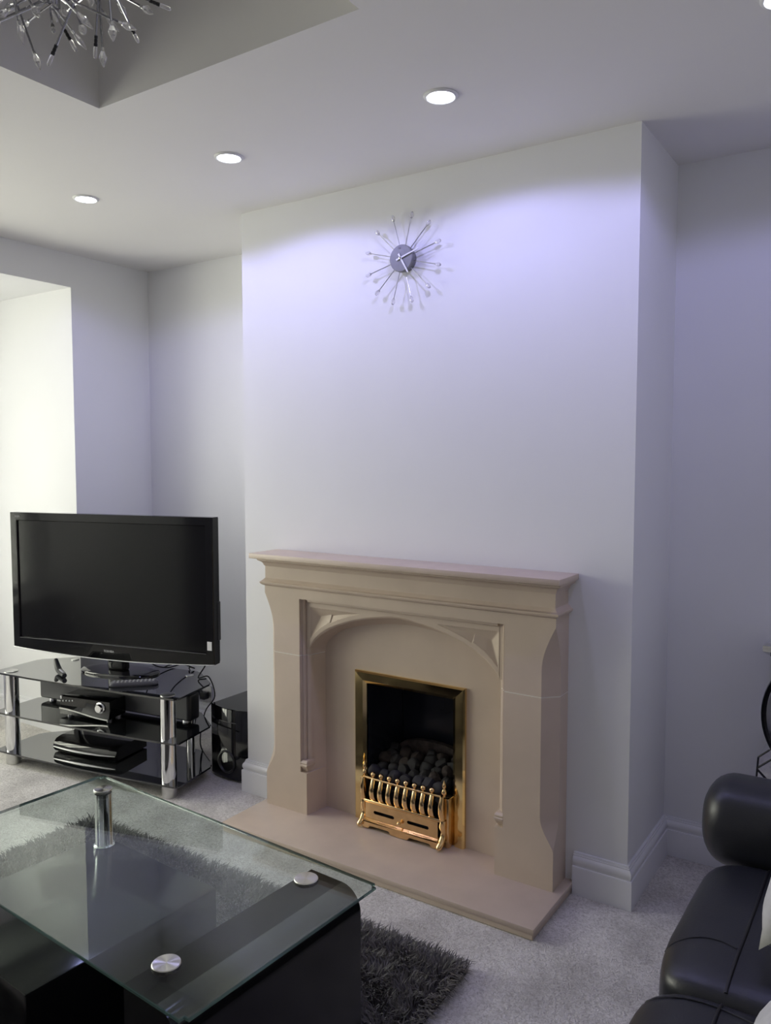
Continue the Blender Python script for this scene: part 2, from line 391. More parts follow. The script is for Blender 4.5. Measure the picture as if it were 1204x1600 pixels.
# string course, frieze, cornice, shelf
def around(profile, half, name, smooth=40):
    """profile (projection, z) swept round the three exposed sides"""
    rings = []
    for x, y in ((-1, 0), (-1, 1), (1, 1), (1, 0)):
        rings.append([(x * (half + p), (-(-YF) - p) * y, z - HZ) for p, z in profile])
    return MB().rings(rings).build(name, 'stone', fp, smooth)
around([(-0.05, 0.913), (0.0, 0.913), (0.006, 0.915), (0.013, 0.920), (0.016, 0.925), (0.016, 0.929), (0.012, 0.931), (0.008, 0.935), (0.003, 0.940), (0.0, 0.944), (-0.05, 0.944)], 0.598, 'string_course')
MB().box(-0.598, 0.598, YF, 0, 0.924 - HZ, 1.0 - HZ).build('frieze', 'stone', fp)
around([(-0.05, 0.990), (0.0, 0.990), (0.004, 0.994), (0.006, 1.0), (0.010, 1.006), (0.018, 1.011), (0.022, 1.013), (0.022, 1.017), (0.026, 1.019), (0.026, 1.024), (-0.05, 1.024)], 0.598, 'cornice')
MB().rbox(-0.632, 0.632, -0.1665, 0, 1.0235 - HZ, 1.0435 - HZ, 0.0025, 2).build('mantel_shelf', 'stone', fp, 40)
# flat stone back panel behind the fire
m = MB(); YP = -0.004
m.box(-0.40, FX0 - CX, YP, 0.0, 0, 0.82 - HZ); m.box(FX1 - CX, 0.40, YP, 0.0, 0, 0.82 - HZ); m.box(FX0 - CX, FX1 - CX, YP, 0.0, FZ - HZ, 0.82 - HZ)
m.build('back_panel', 'stone', fp)

# hearth slab
ht = thing('hearth', 'low polished beige stone hearth slab under the fireplace', 'hearth', (CX, -0.166, 0.0))
MB().rbox(0.176 - CX, 1.4375 - CX, -0.167, 0.166, 0.019, HZ, 0.003, 2).build('top_slab', 'hearth_stone', ht, 40)
MB().rbox(0.180 - CX, 1.4335 - CX, -0.163, 0.166, 0.0, 0.0195, 0.002, 1).build('under_slab', 'stone', ht, 40)

# ------------------------------------------------------------------ gas fire
gf = thing('gas_fire', 'inset coal-effect gas fire with polished brass frame and ornate brass grate', 'fireplace', (CX, 0, HZ))
fw, fh, fwid = 0.236, 0.610 - HZ, 0.050
def frame_piece(poly_out, poly_in, name):
    # mitred strip with a gentle outward roll: outer edge, crown, inner edge going back
    m = MB(); rings = []
    for w, y in ((0.0, YP), (0.0, -0.014), (0.12, -0.020), (0.75, -0.017), (1.0, -0.008), (1.0, 0.02)):
        rings.append([(a[0] + (b_[0] - a[0]) * w, y, a[1] + (b_[1] - a[1]) * w) for a, b_ in zip(poly_out, poly_in)])
    m.rings(rings, cap=False, closed=False); return m.build(name, 'brass', gf, 30)
frame_piece([(-fw, 0), (-fw, fh)], [(-fw + fwid, 0), (-fw + fwid, fh - 0.047)], 'brass_frame_side')
frame_piece([(fw, 0), (fw, fh)], [(fw - fwid, 0), (fw - fwid, fh - 0.047)], 'brass_frame_side')
frame_piece([(-fw, fh), (fw, fh)], [(-fw + fwid, fh - 0.047), (fw - fwid, fh - 0.047)], 'brass_frame_top')
# firebox lining
m = MB(); q = 0.184; zt = FZ - HZ - 0.001
m.add([(-q, -0.002, 0), (-q, -0.002, zt), (-q + 0.03, 0.22, zt), (-q + 0.03, 0.22, 0)], [(0, 1, 2, 3)])
m.add([(q, -0.002, 0), (q, -0.002, zt), (q - 0.03, 0.22, zt), (q - 0.03, 0.22, 0)], [(0, 1, 2, 3)])
m.add([(-q, -0.002, zt), (q, -0.002, zt), (q - 0.03, 0.22, zt), (-q + 0.03, 0.22, zt)], [(0, 1, 2, 3)])
m.add([(-q, -0.002, 0), (q, -0.002, 0), (q - 0.03, 0.22, 0), (-q + 0.03, 0.22, 0)], [(0, 1, 2, 3)])
m.add([(-q + 0.03, 0.22, 0), (q - 0.03, 0.22, 0), (q - 0.03, 0.20, zt), (-q + 0.03, 0.20, zt)], [(0, 1, 2, 3)])
m.build('firebox', 'soot_black', gf)
m = MB(); m.prism([(-0.15, 0.0), (0.15, 0.0), (0.15, 0.05)] + [(0.15 * math.cos(a), 0.05 + 0.045 * math.sin(a)) for a in np.linspace(0.1, PI - 0.1, 16)] + [(-0.15, 0.05)], 'y', 0.16, 0.185)
fb = m.build('fire_bed_back', 'coal_brown', gf, 30); fb.location = (0, 0, 0.19)
MB().box(-0.176, 0.176, 0.0, 0.16, 0, 0.145).build('burner_tray', 'soot_black', gf)
coal_me = []
for k in range(5):
    bm = bmesh.new(); bmesh.ops.create_icosphere(bm, subdivisions=2, radius=1.0)
    ph = rng.uniform(0, 6, 6)
    for v in bm.verts:
        n = v.co.copy(); f_ = 1 + 0.13 * math.sin(3 * n.x + ph[0]) + 0.11 * math.sin(4 * n.y + ph[1]) + 0.09 * math.sin(5 * n.z + ph[2])
        v.co = n * f_
        for ax_ in range(3):
            lim = 0.86; v.co[ax_] = max(-lim, min(lim, v.co[ax_]))
    coal_me.append(MB().bm(bm).mesh('coal', 'coal' if k < 3 else 'coal_brown', 40))
for row, (yy, zz, n, rad, off) in enumerate(((0.000, 0.190, 7, 0.026, 0), (0.034, 0.203, 7, 0.027, .5), (0.068, 0.216, 7, 0.027, 0), (0.100, 0.226, 6, 0.027, .5), (0.130, 0.236, 6, 0.026, 0), (0.004, 0.150, 8, 0.024, 0))):
    for i in range(n):
        x = -0.150 + 0.300 * (i + off * 0.5) / (n - 0.5) + random.uniform(-.005, .005)
        kk = random.randrange(3) if row in (0, 5) else random.randrange(5)
        s_ = rad * random.uniform(0.88, 1.12)
        inst('coal', coal_me[kk], gf, (x, yy + random.uniform(-.006, .006), zz + random.uniform(-.006, .008)), (random.uniform(0, 6), random.uniform(0, 6), random.uniform(0, 6)), (s_ * 1.1, s_, s_ * 0.9))
# brass fret: bowed bars with ball finials, posts, ash cover with slots, feet
GY = -0.052; z = lambda a: a - HZ
m = MB(); m.tube([(-0.162 + 0.324 * t, GY - 0.004 * math.sin(PI * t), z(0.222)) for t in np.linspace(0, 1, 9)], 0.0045, 8); m.build('top_rail', 'brass_cast', gf, 60)
m = MB(); m.rbox(-0.165, 0.165, GY - 0.010, GY + 0.006, z(0.131), z(0.142), 0.003, 2); m.build('bottom_rail', 'brass_cast', gf, 60)
bar = MB(); rings = []
for t in np.linspace(0, 1, 9):
    bow = 0.014 * math.sin(PI * t ** 0.8); w = 0.0115 - 0.0035 * t
    rings.append([(-w, -bow - 0.001, 0.083 * t), (-w * 0.5, -bow - 0.005, 0.083 * t), (w * 0.5, -bow - 0.005, 0.083 * t), (w, -bow - 0.001, 0.083 * t), (w, -bow + 0.004, 0.083 * t), (-w, -bow + 0.004, 0.083 * t)])
bar.rings(rings); bar_me = bar.mesh('grate_bar', 'brass_cast', 50)
fin_me = MB().lathe([(0.001, 0.0), (0.004, 0.001), (0.003, 0.004), (0.0045, 0.006), (0.0075, 0.010), (0.0085, 0.014), (0.0075, 0.018), (0.004, 0.0215), (0.001, 0.0225)], 14).mesh('finial', 'brass_cast', 70)
for i in range(8):
    x = -0.118 + 0.252 * i / 7 - 0.008
    br = inst('grate_bar', bar_me, gf, (x, GY, z(0.140)))
    inst('finial', fin_me, br, (0, 0, 0.083), (0, 0, 0), (1.2, 1.2, 1.1))
for sx in (-1, 1):
    m = MB(); m.tube([(0, 0, 0), (0, -0.010, 0.03), (0, -0.012, 0.055), (0, -0.004, 0.085)], [0.010, 0.011, 0.010, 0.007], 10)
    ep = m.build('end_bar', 'brass_cast', gf, 60); ep.location = (sx * 0.168, GY, z(0.138))
    m = MB(); m.lathe([(0.001, 0), (0.006, 0.001), (0.004, 0.006), (0.009, 0.012), (0.010, 0.018), (0.006, 0.026), (0.004, 0.030), (0.006, 0.034), (0.0075, 0.039), (0.005, 0.046), (0.002, 0.056), (0.001, 0.060)], 14)
    fo = m.build('post_finial', 'brass_cast', gf, 70); fo.location = (sx * 0.170, GY + 0.008, z(0.220))
    # scrolled foot
    m = MB(); m.tube([(0, 0.0, 0.10), (0, -0.004, 0.080), (0, 0.004, 0.060), (0, 0.000, 0.040), (0, -0.014, 0.022), (0, -0.030, 0.012), (0, -0.034, 0.007)], [0.010, 0.011, 0.010, 0.0105, 0.011, 0.010, 0.005], 10)
    ft = m.build('foot', 'brass_cast', gf, 60); ft.location = (sx * 0.170, GY, z(0.037)); ft.scale = (1.1, 1, 1)
    MB().rbox(min(sx * 0.164, sx * 0.190), max(sx * 0.164, sx * 0.190), GY + 0.006, -0.004, z(0.038), z(0.215), 0.003, 2).build('side_plate', 'brass_cast', gf, 40)
# ash cover with two long slots
m = MB(); y0, y1 = GY - 0.010, GY - 0.004
def slots(m, x0, x1, z0, z1, hs_, sz0, sz1):
    xs = [x0] + [v for h in hs_ for v in h] + [x1]
    m.box(x0, x1, y0, y1, z0, sz0); m.box(x0, x1, y0, y1, sz1, z1)
    for i in range(0, len(xs), 2): m.box(xs[i], xs[i + 1], y0, y1, sz0, sz1)
slots(m, -0.155, 0.155, z(0.066), z(0.132), [(-0.118, -0.028), (0.028, 0.118)], z(0.094), z(0.106))
for x in (-0.118, -0.028, 0.028, 0.118):      # rounded slot ends
    s_ = 1 if x in (-0.118, 0.028) else -1
    for zz0, zz1 in ((0.094, 0.0965), (0.1035, 0.106)):
        m.box(min(x, x + s_ * 0.003), max(x, x + s_ * 0.003), y0, y1, z(zz0), z(zz1))
m.build('ash_cover', 'brass_cast', gf)
MB().box(-0.150, 0.150, GY + 0.004, GY + 0.02, z(0.045), z(0.130)).build('ash_pan', 'soot_black', gf)
MB().lathe([(0.003, 0), (0.003, 0.008), (0.007, 0.010), (0.008, 0.014), (0.005, 0.018), (0.001, 0.019)], 14, Matrix.Translation((0, y0, z(0.090))) @ Matrix.Rotation(PI / 2, 4, 'X')).build('knob', 'brass_cast', gf, 60)
m = MB(); m.prism([(-0.160, z(0.068)), (-0.160, 0.004), (-0.135, 0.004), (-0.128, 0.014), (-0.045, 0.014), (-0.035, 0.003), (0.0, 0.001), (0.035, 0.003), (0.045, 0.014), (0.128, 0.014), (0.135, 0.004), (0.160, 0.004), (0.160, z(0.068)), (0, z(0.062))], 'y', GY - 0.022, GY - 0.012)
m.build('skirt', 'brass_cast', gf)
m = MB(); m.rings([[(-0.158, GY - 0.004, z(0.074)), (-0.158, GY - 0.022, z(0.066)), (-0.158, GY - 0.022, z(0.062)), (-0.158, GY - 0.004, z(0.062))], [(0.158, GY - 0.004, z(0.074)), (0.158, GY - 0.022, z(0.066)), (0.158, GY - 0.022, z(0.062)), (0.158, GY - 0.004, z(0.062))]])
m.build('ledge', 'brass_cast', gf)

# ------------------------------------------------------------------ starburst clock
ck = thing('wall_clock', 'silver starburst wall clock with crystal tipped spokes', 'clock', (0.790, 0, 2.108))
rot_y = Matrix.Rotation(PI / 2, 4, 'X')      # lathe axis z -> -y
MB().lathe([(0.042, 0.0), (0.044, 0.018), (0.047, 0.022), (0.047, 0.034), (0.045, 0.036), (0.001, 0.0365)], 40, rot_y).build('dial', 'clock_steel', ck, 40)
sp = MB(); sp.tube([(0, -0.024, 0.045), (0, -0.026, 0.142)], 0.0017, 6); sp_me = sp.mesh('spoke', 'silver', 60)
cr = MB(); cr.lathe([(0.001, 0.136), (0.0035, 0.138), (0.0066, 0.145), (0.0074, 0.150), (0.0066, 0.155), (0.0035, 0.160), (0.001, 0.161)], 8, Matrix.Translation((0, -0.026, 0))); cr_me = cr.mesh('crystal', 'crystal')
for k in range(12):
    a = math.radians(15 + 30 * k); o = inst('spoke', sp_me, ck, (0, 0, 0), (0, a, 0)); inst('crystal', cr_me, o)
for ang, ln, w, yy, nm in ((72, 0.078, 0.0028, -0.041, 'minute_hand'), (150, 0.060, 0.0034, -0.039, 'hour_hand')):
    m = MB(); m.prism([(-w, -0.018), (w, -0.018), (w * 0.7, ln), (-w * 0.7, ln)], 'y', yy, yy + 0.0012)
    o = m.build(nm, 'white_plastic', ck); o.rotation_euler = (0, math.radians(ang), 0)
MB().lathe([(0.004, 0.036), (0.004, 0.043), (0.001, 0.0445)], 12, rot_y).build('hub', 'chrome', ck, 40)
MB().lathe([(0.0035, 0.036), (0.0035, 0.039), (0.001, 0.041)], 10, Matrix.Translation((-0.006, 0, 0.036)) @ rot_y).build('hour_stud', 'crystal', ck)

# ------------------------------------------------------------------ chandelier in the ceiling recess
CHC = Vector((0.79, -1.38, 2.492))
ch = thing('chandelier', 'chrome starburst chandelier of crossing rods tipped with cut glass crystals', 'chandelier', CHC)
MB().lathe([(0.001, -0.045), (0.025, -0.038), (0.042, -0.015), (0.045, 0.0), (0.042, 0.015), (0.025, 0.038), (0.001, 0.045)], 24).build('hub', 'chrome', ch, 60)
MB().tube([(0, 0, 0.03), (0, 0, TZ - CHC.z)], 0.007, 12).build('stem', 'chrome', ch, 60)
MB().lathe([(0.001, TZ - CHC.z - 0.03), (0.05, TZ - CHC.z - 0.028), (0.06, TZ - CHC.z - 0.01), (0.06, TZ - CHC.z)], 24).build('ceiling_rose', 'chrome', ch, 40)
cm = []
for k, (ln, rr) in enumerate(((0.036, 0.0088), (0.032, 0.0096), (0.042, 0.0075))):
    cm.append(MB().lathe([(0.002, 0.0), (rr * 0.55, 0.004), (rr, ln * 0.42), (rr * 0.85, ln * 0.6), (rr * 0.35, ln * 0.9), (0.001, ln)], 7).mesh('crystal', 'crystal'))
sock = MB(); sock.lathe([(0.0022, -0.006), (0.0036, -0.005), (0.0036, 0.0), (0.003, 0.003), (0.001, 0.004)], 8); sock_me = sock.mesh('socket', 'steel_brushed', 40)
bul = MB(); bul.lathe([(0.0038, -0.022), (0.0038, -0.016), (0.0026, -0.015), (0.0038, -0.014), (0.0038, -0.008), (0.0026, -0.007), (0.0042, -0.006), (0.0042, 0.0), (0.001, 0.001)], 10); bul_me = bul.mesh('bulb_holder', 'black_plastic', 40)
cap = MB(); cap.lathe([(0.0036, 0.0), (0.0044, 0.004), (0.0044, 0.020), (0.003, 0.025), (0.001, 0.026)], 10); cap_me = cap.mesh('bulb', 'crystal', 50)
N = 116; GA = PI * (3 - math.sqrt(5))
for i in range(N):
    zc = 1 - 2 * (i + 0.5) / N
    if zc > 0.55: continue
    rr = math.sqrt(1 - zc * zc); a = GA * i + random.uniform(-.25, .25)
    d = Vector((rr * math.cos(a), rr * math.sin(a), zc)).normalized()
    L = random.uniform(0.175, 0.238)
    jit = Vector((random.gauss(0, 1), random.gauss(0, 1), random.gauss(0, 1)))
    d2 = (d + jit * 1.1).normalized()                 # the arm leaves the hub one way, the rod kinks off another
    tip = d * L; mid = d2 * random.uniform(0.10, 0.15)
    dd = (tip - mid).normalized()
    m = MB(); m.tube([d2 * 0.03, mid - d2 * 0.004, mid + dd * 0.004, tip], 0.0024, 6); rod = m.build('rod', 'rod_steel', ch, 60)
    kind = i % 4
    o = bpy.data.objects.new('tip', None)
    mt = aim(tip, dd)
    def addtip(nm, me, mt=mt, rod=rod):
        oo = bpy.data.objects.new(nm, me); COL.objects.link(oo); oo.parent = rod; oo.matrix_local = mt; return oo
    if kind == 3: addtip('bulb_holder', bul_me); addtip('bulb', cap_me)
    else: addtip('socket', sock_me); addtip('crystal', cm[kind])
    bpy.data.objects.remove(o)

# ------------------------------------------------------------------ television stand (local frame: u along front, v towards the wall)
SR = math.radians(9.2); SO = Vector((-0.68, -0.325, 0))
def S2W(u, v, zz=0.0):
    return Vector((SO.x + u * math.cos(SR) - v * math.sin(SR), SO.y + u * math.sin(SR) + v * math.cos(SR), zz))
ts = thing('tv_stand', 'three tier black glass television stand on chrome tube legs', 'tv stand', SO, SR)
SHP = [(-0.527, -0.008), (-0.30, -0.018), (0, -0.022), (0.30, -0.018), (0.527, -0.008), (0.512, 0.245), (0.350, 0.380), (-0.350, 0.380), (-0.512, 0.245)]
def shelf(zt, sc_=1.0):
    b = bmesh.new(); vs = [b.verts.new((u * sc_, 0.16 + (v - 0.16) * sc_, zt - 0.008)) for u, v in SHP]; f_ = b.faces.new(vs)
    ext = bmesh.ops.extrude_face_region(b, geom=[f_]); bmesh.ops.translate(b, vec=(0, 0, 0.008), verts=[e for e in ext['geom'] if isinstance(e, bmesh.types.BMVert)])
    bmesh.ops.bevel(b, geom=[e for e in b.edges if abs(e.verts[0].co.z - e.verts[1].co.z) > 1e-4], offset=0.012, segments=3, affect='EDGES')
    return MB().bm(b).build('shelf', 'black_glass', ts, 40)
for zt in (0.430, 0.243, 0.062): shelf(zt)
LEGS = [(-0.453, 0.030, 0.0325), (0.453, 0.030, 0.0325), (0.345, 0.310, 0.020), (-0.345, 0.310, 0.020)]
for u, v, rr in LEGS:
    for z0, z1, nm in ((0.0, 0.054, 'foot_tube'), (0.062, 0.235, 'leg_tube'), (0.243, 0.422, 'leg_tube')):
        m = MB(); m.lathe([(rr, z0), (rr, z1)], 32, Matrix.Translation((u, v, 0))); m.build(nm, 'steel_brushed' if nm == 'foot_tube' else 'chrome', ts, 40)
    MB().lathe([(rr * 0.95, 0.430), (rr * 0.95, 0.4325), (rr * 0.8, 0.434), (0.001, 0.434)], 32, Matrix.Translation((u, v, 0))).build('cap', 'steel_brushed', ts, 40)

# television
TR = math.atan2(0.269, 1.053); TC = Vector((-0.6845, -0.1685, 0.0))
TW, TB, TT = 0.5435, 0.524, 1.160
tv = thing('television', 'black flat screen television on a short neck, facing the sofa', 'television', (TC.x, TC.y, 0.430), TR)
Z0 = -0.430
def bezel():
    m = MB(); ow, ot, ob = TW, TT + Z0, TB + Z0; iw, it, ib = TW - 0.040, TT + Z0 - 0.038, TB + Z0 + 0.050
    n = 24
    bot = [(-ow + 2 * ow * k / n, ob - 0.022 * math.sin(PI * k / n) ** 0.9) for k in range(n + 1)]
    def strip(o, i, nm):
        mm = MB(); rings = []
        for w, y in ((0, 0.045), (0, 0.004), (0.08, 0.0), (0.92, 0.0), (1.0, 0.006), (1.0, 0.02)):
            rings.append([(a[0] + (b_[0] - a[0]) * w, y, a[1] + (b_[1] - a[1]) * w) for a, b_ in zip(o, i)])
        mm.rings(rings, cap=False, closed=False); return mm.build(nm, 'tv_gloss', tv, 35)
    strip([(-ow, ot), (ow, ot)], [(-iw, it), (iw, it)], 'bezel_top')
    strip([(-ow, ob), (-ow, ot)], [(-iw, ib), (-iw, it)], 'bezel_side')
    strip([(ow, ob), (ow, ot)], [(iw, ib), (iw, it)], 'bezel_side')
    strip(bot, [(-iw + 2 * iw * k / n, ib) for k in range(n + 1)], 'bezel_bottom')
    MB().box(-iw - 0.002, iw + 0.002, 0.008, 0.015, ib - 0.002, it + 0.002).build('screen', 'black_screen', tv)
    mm = MB(); mm.tube([(x, 0.001, zz + 0.0005) for x, zz in bot], 0.0022, 6); mm.build('chin_strip', 'silver', tv, 60)
    mm = MB(); mm.box(-iw, iw, -0.0008, 0.002, ib - 0.0045, ib - 0.0030); mm.build('trim_line', 'grey_plastic', tv)
    m = MB(); m.rbox(-ow + 0.002, ow - 0.002, 0.02, 0.055, ob + 0.004, ot - 0.002, 0.004); m.rbox(-ow * 0.75, ow * 0.75, 0.055, 0.105, ob + 0.06, ot - 0.08, 0.02, 3)
    m.build('back_shell', 'black_plastic', tv, 40)
bezel()
MB().rbox(-0.050, 0.050, 0.045, 0.085, 0.012, 0.16, 0.012, 3).build('neck', 'black_gloss', tv, 40)
m = MB(); m.rings([[(0.20 * k * math.cos(a) * (abs(math.cos(a)) ** -0.3 if abs(math.cos(a)) > 1e-3 else 1), 0.075 + 0.095 * k * math.sin(a), zz) for a in np.linspace(0, 2 * PI, 48, endpoint=False)] for zz, k in ((0.0, 1.0), (0.007, 1.0), (0.011, 0.97), (0.014, 0.75))])
m.build('base', 'black_gloss', tv, 40)
MB().box(TW - 0.033, TW - 0.011, -0.0012, 0.002, TB + Z0 + 0.063, TB + Z0 + 0.101).build('sticker', 'white_plastic', tv)
MB().rbox(TW - 0.004, TW + 0.003, 0.03, 0.054, TB + Z0 + 0.10, TB + Z0 + 0.27, 0.003).build('side_panel', 'black_plastic', tv, 40)
def text(body, size, loc, rot, matn, parent, name, ext=0.0006):
    cu = bpy.data.curves.new(name, 'FONT'); cu.body = body; cu.size = size; cu.extrude = ext; cu.align_x = 'CENTER'; cu.align_y = 'CENTER'
    o = bpy.data.objects.new(name, cu); COL.objects.link(o)
    bpy.context.view_layer.update()
    me = bpy.data.meshes.new_from_object(o.evaluated_get(bpy.context.evaluated_depsgraph_get()))
    bpy.data.objects.remove(o); me.materials.clear(); me.materials.append(MATS[matn])
    o = bpy.data.objects.new(name, me); COL.objects.link(o); o.parent = parent; o.location = loc; o.rotation_euler = rot; return o
text('TOSHIBA', 0.0135, (0.0, -0.0008, TB + Z0 + 0.018), (PI / 2, 0, 0), 'silver', tv, 'brand_lettering')
text('REGZA', 0.009, (-TW + 0.045, -0.0008, TT + Z0 - 0.018), (PI / 2, 0, 0), 'button_grey', tv, 'model_lettering')

# receiver, disc box, speaker bar, remotes, cables
p = S2W(-0.058, 0.085, 0.243)
rc = thing('av_receiver', 'small black receiver with silver volume knob on the middle shelf', 'receiver', p, SR + 0.05)
MB().rbox(-0.138, 0.138, 0.004, 0.105, 0.012, 0.094, 0.006).build('body', 'black_gloss', rc, 40)
m = MB(); m.rings([[(x, y, zz) for y, zz in ((0.006, 0.012), (-0.008 - 0.006 * math.cos(x * 9), 0.012), (-0.010 - 0.006 * math.cos(x * 9), 0.030 + 0.012 * math.cos((x + .14) * 11)), (-0.004, 0.050), (-0.004, 0.090), (0.006, 0.094))] for x in np.linspace(-0.139, 0.139, 16)])
m.build('front_panel', 'black_gloss', rc, 30)
m = MB(); m.rings([[(x, -0.0155 - 0.002 * math.cos(x * 9) + dy, 0.023 + 0.013 * math.cos((x + .14) * 11) + dz) for dy, dz in ((0, 0), (0, 0.006), (0.010, 0.006), (0.010, 0))] for x in np.linspace(-0.136, 0.136, 16)])
m.build('silver_wave', 'steel_brushed', rc, 40)
MB().lathe([(0.026, 0), (0.026, 0.004), (0.023, 0.006), (0.019, 0.006), (0.018, 0.016), (0.016, 0.018), (0.001, 0.018)], 28, Matrix.Translation((0.088, -0.004, 0.060)) @ rot_y).build('volume_knob', 'chrome', rc, 40)
for k in range(4): MB().lathe([(0.0035, 0), (0.0035, 0.004), (0.001, 0.005)], 10, Matrix.Translation((-0.122 + 0.018 * k, -0.003, 0.070 + 0.002 * k)) @ rot_y).build('button', 'silver', rc, 40)
MB().rbox(-0.1385, -0.127, -0.008, 0.004, 0.078, 0.092, 0.002).build('power_button', 'silver', rc, 40)
for sx in (-1, 1):
    for vy in (0.025, 0.085): MB().lathe([(0.012, 0), (0.013, 0.004), (0.012, 0.013)], 14, Matrix.Translation((sx * 0.11, vy, 0))).build('foot', 'silver', rc, 40)
p = S2W(-0.02, 0.238, 0.243)
sb = thing('speaker_bar', 'long black speaker bar behind the receiver on the middle shelf', 'speaker', p, SR)
MB().rbox(-0.45, 0.45, -0.035, 0.035, 0.014, 0.135, 0.012, 3).build('body', 'black_plastic', sb, 40)
MB().rbox(-0.435, 0.435, -0.039, -0.033, 0.022, 0.127, 0.002, 1).build('grille', 'grey_plastic', sb, 40)
for sx in (-0.40, 0.40): MB().lathe([(0.018, 0), (0.018, 0.006), (0.012, 0.016)], 16, Matrix.Translation((sx, 0, 0))).build('foot', 'silver', sb, 40)

p = S2W(-0.075, 0.085, 0.062)
st = thing('set_top_box', 'glossy black set top box with silver front stripe on the bottom shelf', 'set top box', p, SR + 0.04)
m = MB(); rings = []
for x in np.linspace(-0.180, 0.180, 18):
    k = x / 0.18; fy = -0.012 * (1 - k * k)
    rings.append([(x, 0.21, 0.006), (x, fy + 0.012, 0.006), (x, fy + 0.002, 0.020), (x, fy, 0.030), (x, fy + 0.006, 0.046), (x, fy + 0.020, 0.060), (x, 0.05, 0.066), (x, 0.21, 0.062)])
m.rings(rings); m.build('body', 'black_gloss', st, 35)
m = MB(); m.rings([[(x, -0.0125 * (1 - (x / 0.18) ** 2) - 0.002 + dy, 0.0275 + dz) for dy, dz in ((0, -0.005 * (1 - (x / 0.18) ** 2)), (0, 0.003), (0.012, 0.003), (0.012, -0.005 * (1 - (x / 0.18) ** 2)))] for x in np.linspace(-0.176, 0.176, 24)])
m.build('silver_stripe', 'silver', st, 40)
for sx in (-1, 1): MB().rbox(sx * 0.14 - 0.02, sx * 0.14 + 0.02, 0.02, 0.19, 0.0, 0.008, 0.002, 1).build('foot', 'black_plastic', st)

def remote(label, loc, rz, L, Wd, matn, btn):
    t = thing('remote_control', label, 'remote control', loc, rz)
    m = MB(); rings = []
    for k, zz in ((0.90, 0.0), (1.0, 0.004), (1.0, 0.013), (0.93, 0.018)):
        rings.append([(L / 2 * k * math.copysign(abs(math.cos(a)) ** 0.45, math.cos(a)), Wd / 2 * k * math.copysign(abs(math.sin(a)) ** 0.45, math.sin(a)), zz) for a in np.linspace(0, 2 * PI, 32, endpoint=False)])
    m.rings(rings); m.build('case', matn, t, 40)
    bm_ = MB().rbox(-0.004, 0.004, -0.0045, 0.0045, 0, 0.003, 0.001, 1).mesh('button', btn, 40)
    for i in range(11):
        for j in (-1, 0, 1): inst('button', bm_, t, (-L * 0.40 + L * 0.8 * i / 10, j * Wd * 0.28, 0.0175))
    return t
remote('silver and black remote control lying flat before the television base', S2W(0.225, 0.085, 0.430), SR + 0.62, 0.205, 0.048, 'grey_plastic', 'button_grey')
# curved dark controller: a bowed handset standing on edge
t = thing('curved_remote', 'dark curved handset remote left of the television neck', 'remote control', S2W(-0.205, 0.085, 0.430), SR - 0.55)
m = MB(); rings = []
for k in np.linspace(-1, 1, 15):
    zc = 0.012 + 0.034 * max(0, -k) ** 2; w = 0.016 * (1 - 0.35 * k * k)
    rings.append([(0.085 * k, w * math.cos(a), zc + 0.010 * math.sin(a)) for a in np.linspace(0, 2 * PI, 12, endpoint=False)])
m.rings(rings); m.build('case', 'black_plastic', t, 60)
bm_ = MB().rbox(-0.003, 0.003, -0.005, 0.005, 0, 0.003, 0.001, 1).mesh('button', 'silver', 40)
for i in range(6): inst('button', bm_, t, (0.0 + 0.012 * i, 0, 0.020))

def cable(label, pts, r=0.003):
    P = [Vector(p_) for p_ in pts]; out = []
    for i in range(len(P) - 1):
        p0, p1, p2, p3 = P[max(i - 1, 0)], P[i], P[i + 1], P[min(i + 2, len(P) - 1)]
        for k in range(6):
            t_ = k / 6; out.append(0.5 * ((2 * p1) + (-p0 + p2) * t_ + (2 * p0 - 5 * p1 + 4 * p2 - p3) * t_ ** 2 + (-p0 + 3 * p1 - 3 * p2 + p3) * t_ ** 3))
    out.append(P[-1]); m = MB(); m.tube(out, r, 6)
    return tag(m.build('power_cable', 'cable', None, 60), label, 'cable')
def TVW(x, y, zz):
    return Vector((TC.x + x * math.cos(TR) - y * math.sin(TR), TC.y + x * math.sin(TR) + y * math.cos(TR), zz))
cable('black cable looping behind the television neck down past the shelf edge', [TVW(0.12, 0.08, 0.56), TVW(0.14, 0.12, 0.47), TVW(0.18, 0.19, 0.437), TVW(0.20, 0.30, 0.436), S2W(0.10, 0.40, 0.40), S2W(0.08, 0.45, 0.2), S2W(0.02, 0.46, 0.01)])
cable('black cable running from the television to the wall socket', [TVW(0.22, 0.08, 0.57), TVW(0.25, 0.14, 0.49), TVW(0.30, 0.22, 0.437), S2W(0.28, 0.39, 0.437), (-0.62, 0.30, 0.30), (-0.74, 0.445, 0.19)])
cable('black cable hanging over the right side of the glass shelf', [TVW(0.42, 0.10, 0.57), TVW(0.43, 0.12, 0.50), S2W(0.42, 0.275, 0.437), S2W(0.44, 0.325, 0.43), S2W(0.46, 0.34, 0.34), S2W(0.40, 0.345, 0.255), S2W(0.36, 0.36, 0.10), S2W(0.38, 0.40, 0.006)])

# wall socket
sk = thing('wall_socket', 'brushed metal double wall socket low on the alcove wall behind the stand', 'socket', (-0.765, DL, 0.185))
MB().rbox(-0.073, 0.073, -0.009, 0, -0.043, 0.043, 0.003).build('plate', 'silver', sk, 40)
for sx in (-1, 1):
    MB().rbox(sx * 0.035 - 0.018, sx * 0.035 + 0.018, -0.04, -0.009, -0.025, 0.012, 0.004).build('plug', 'black_plastic', sk, 40)
    MB().rbox(sx * 0.020 - 0.006, sx * 0.020 + 0.006, -0.012, -0.009, 0.02, 0.034, 0.001, 1).build('switch', 'white_plastic', sk)

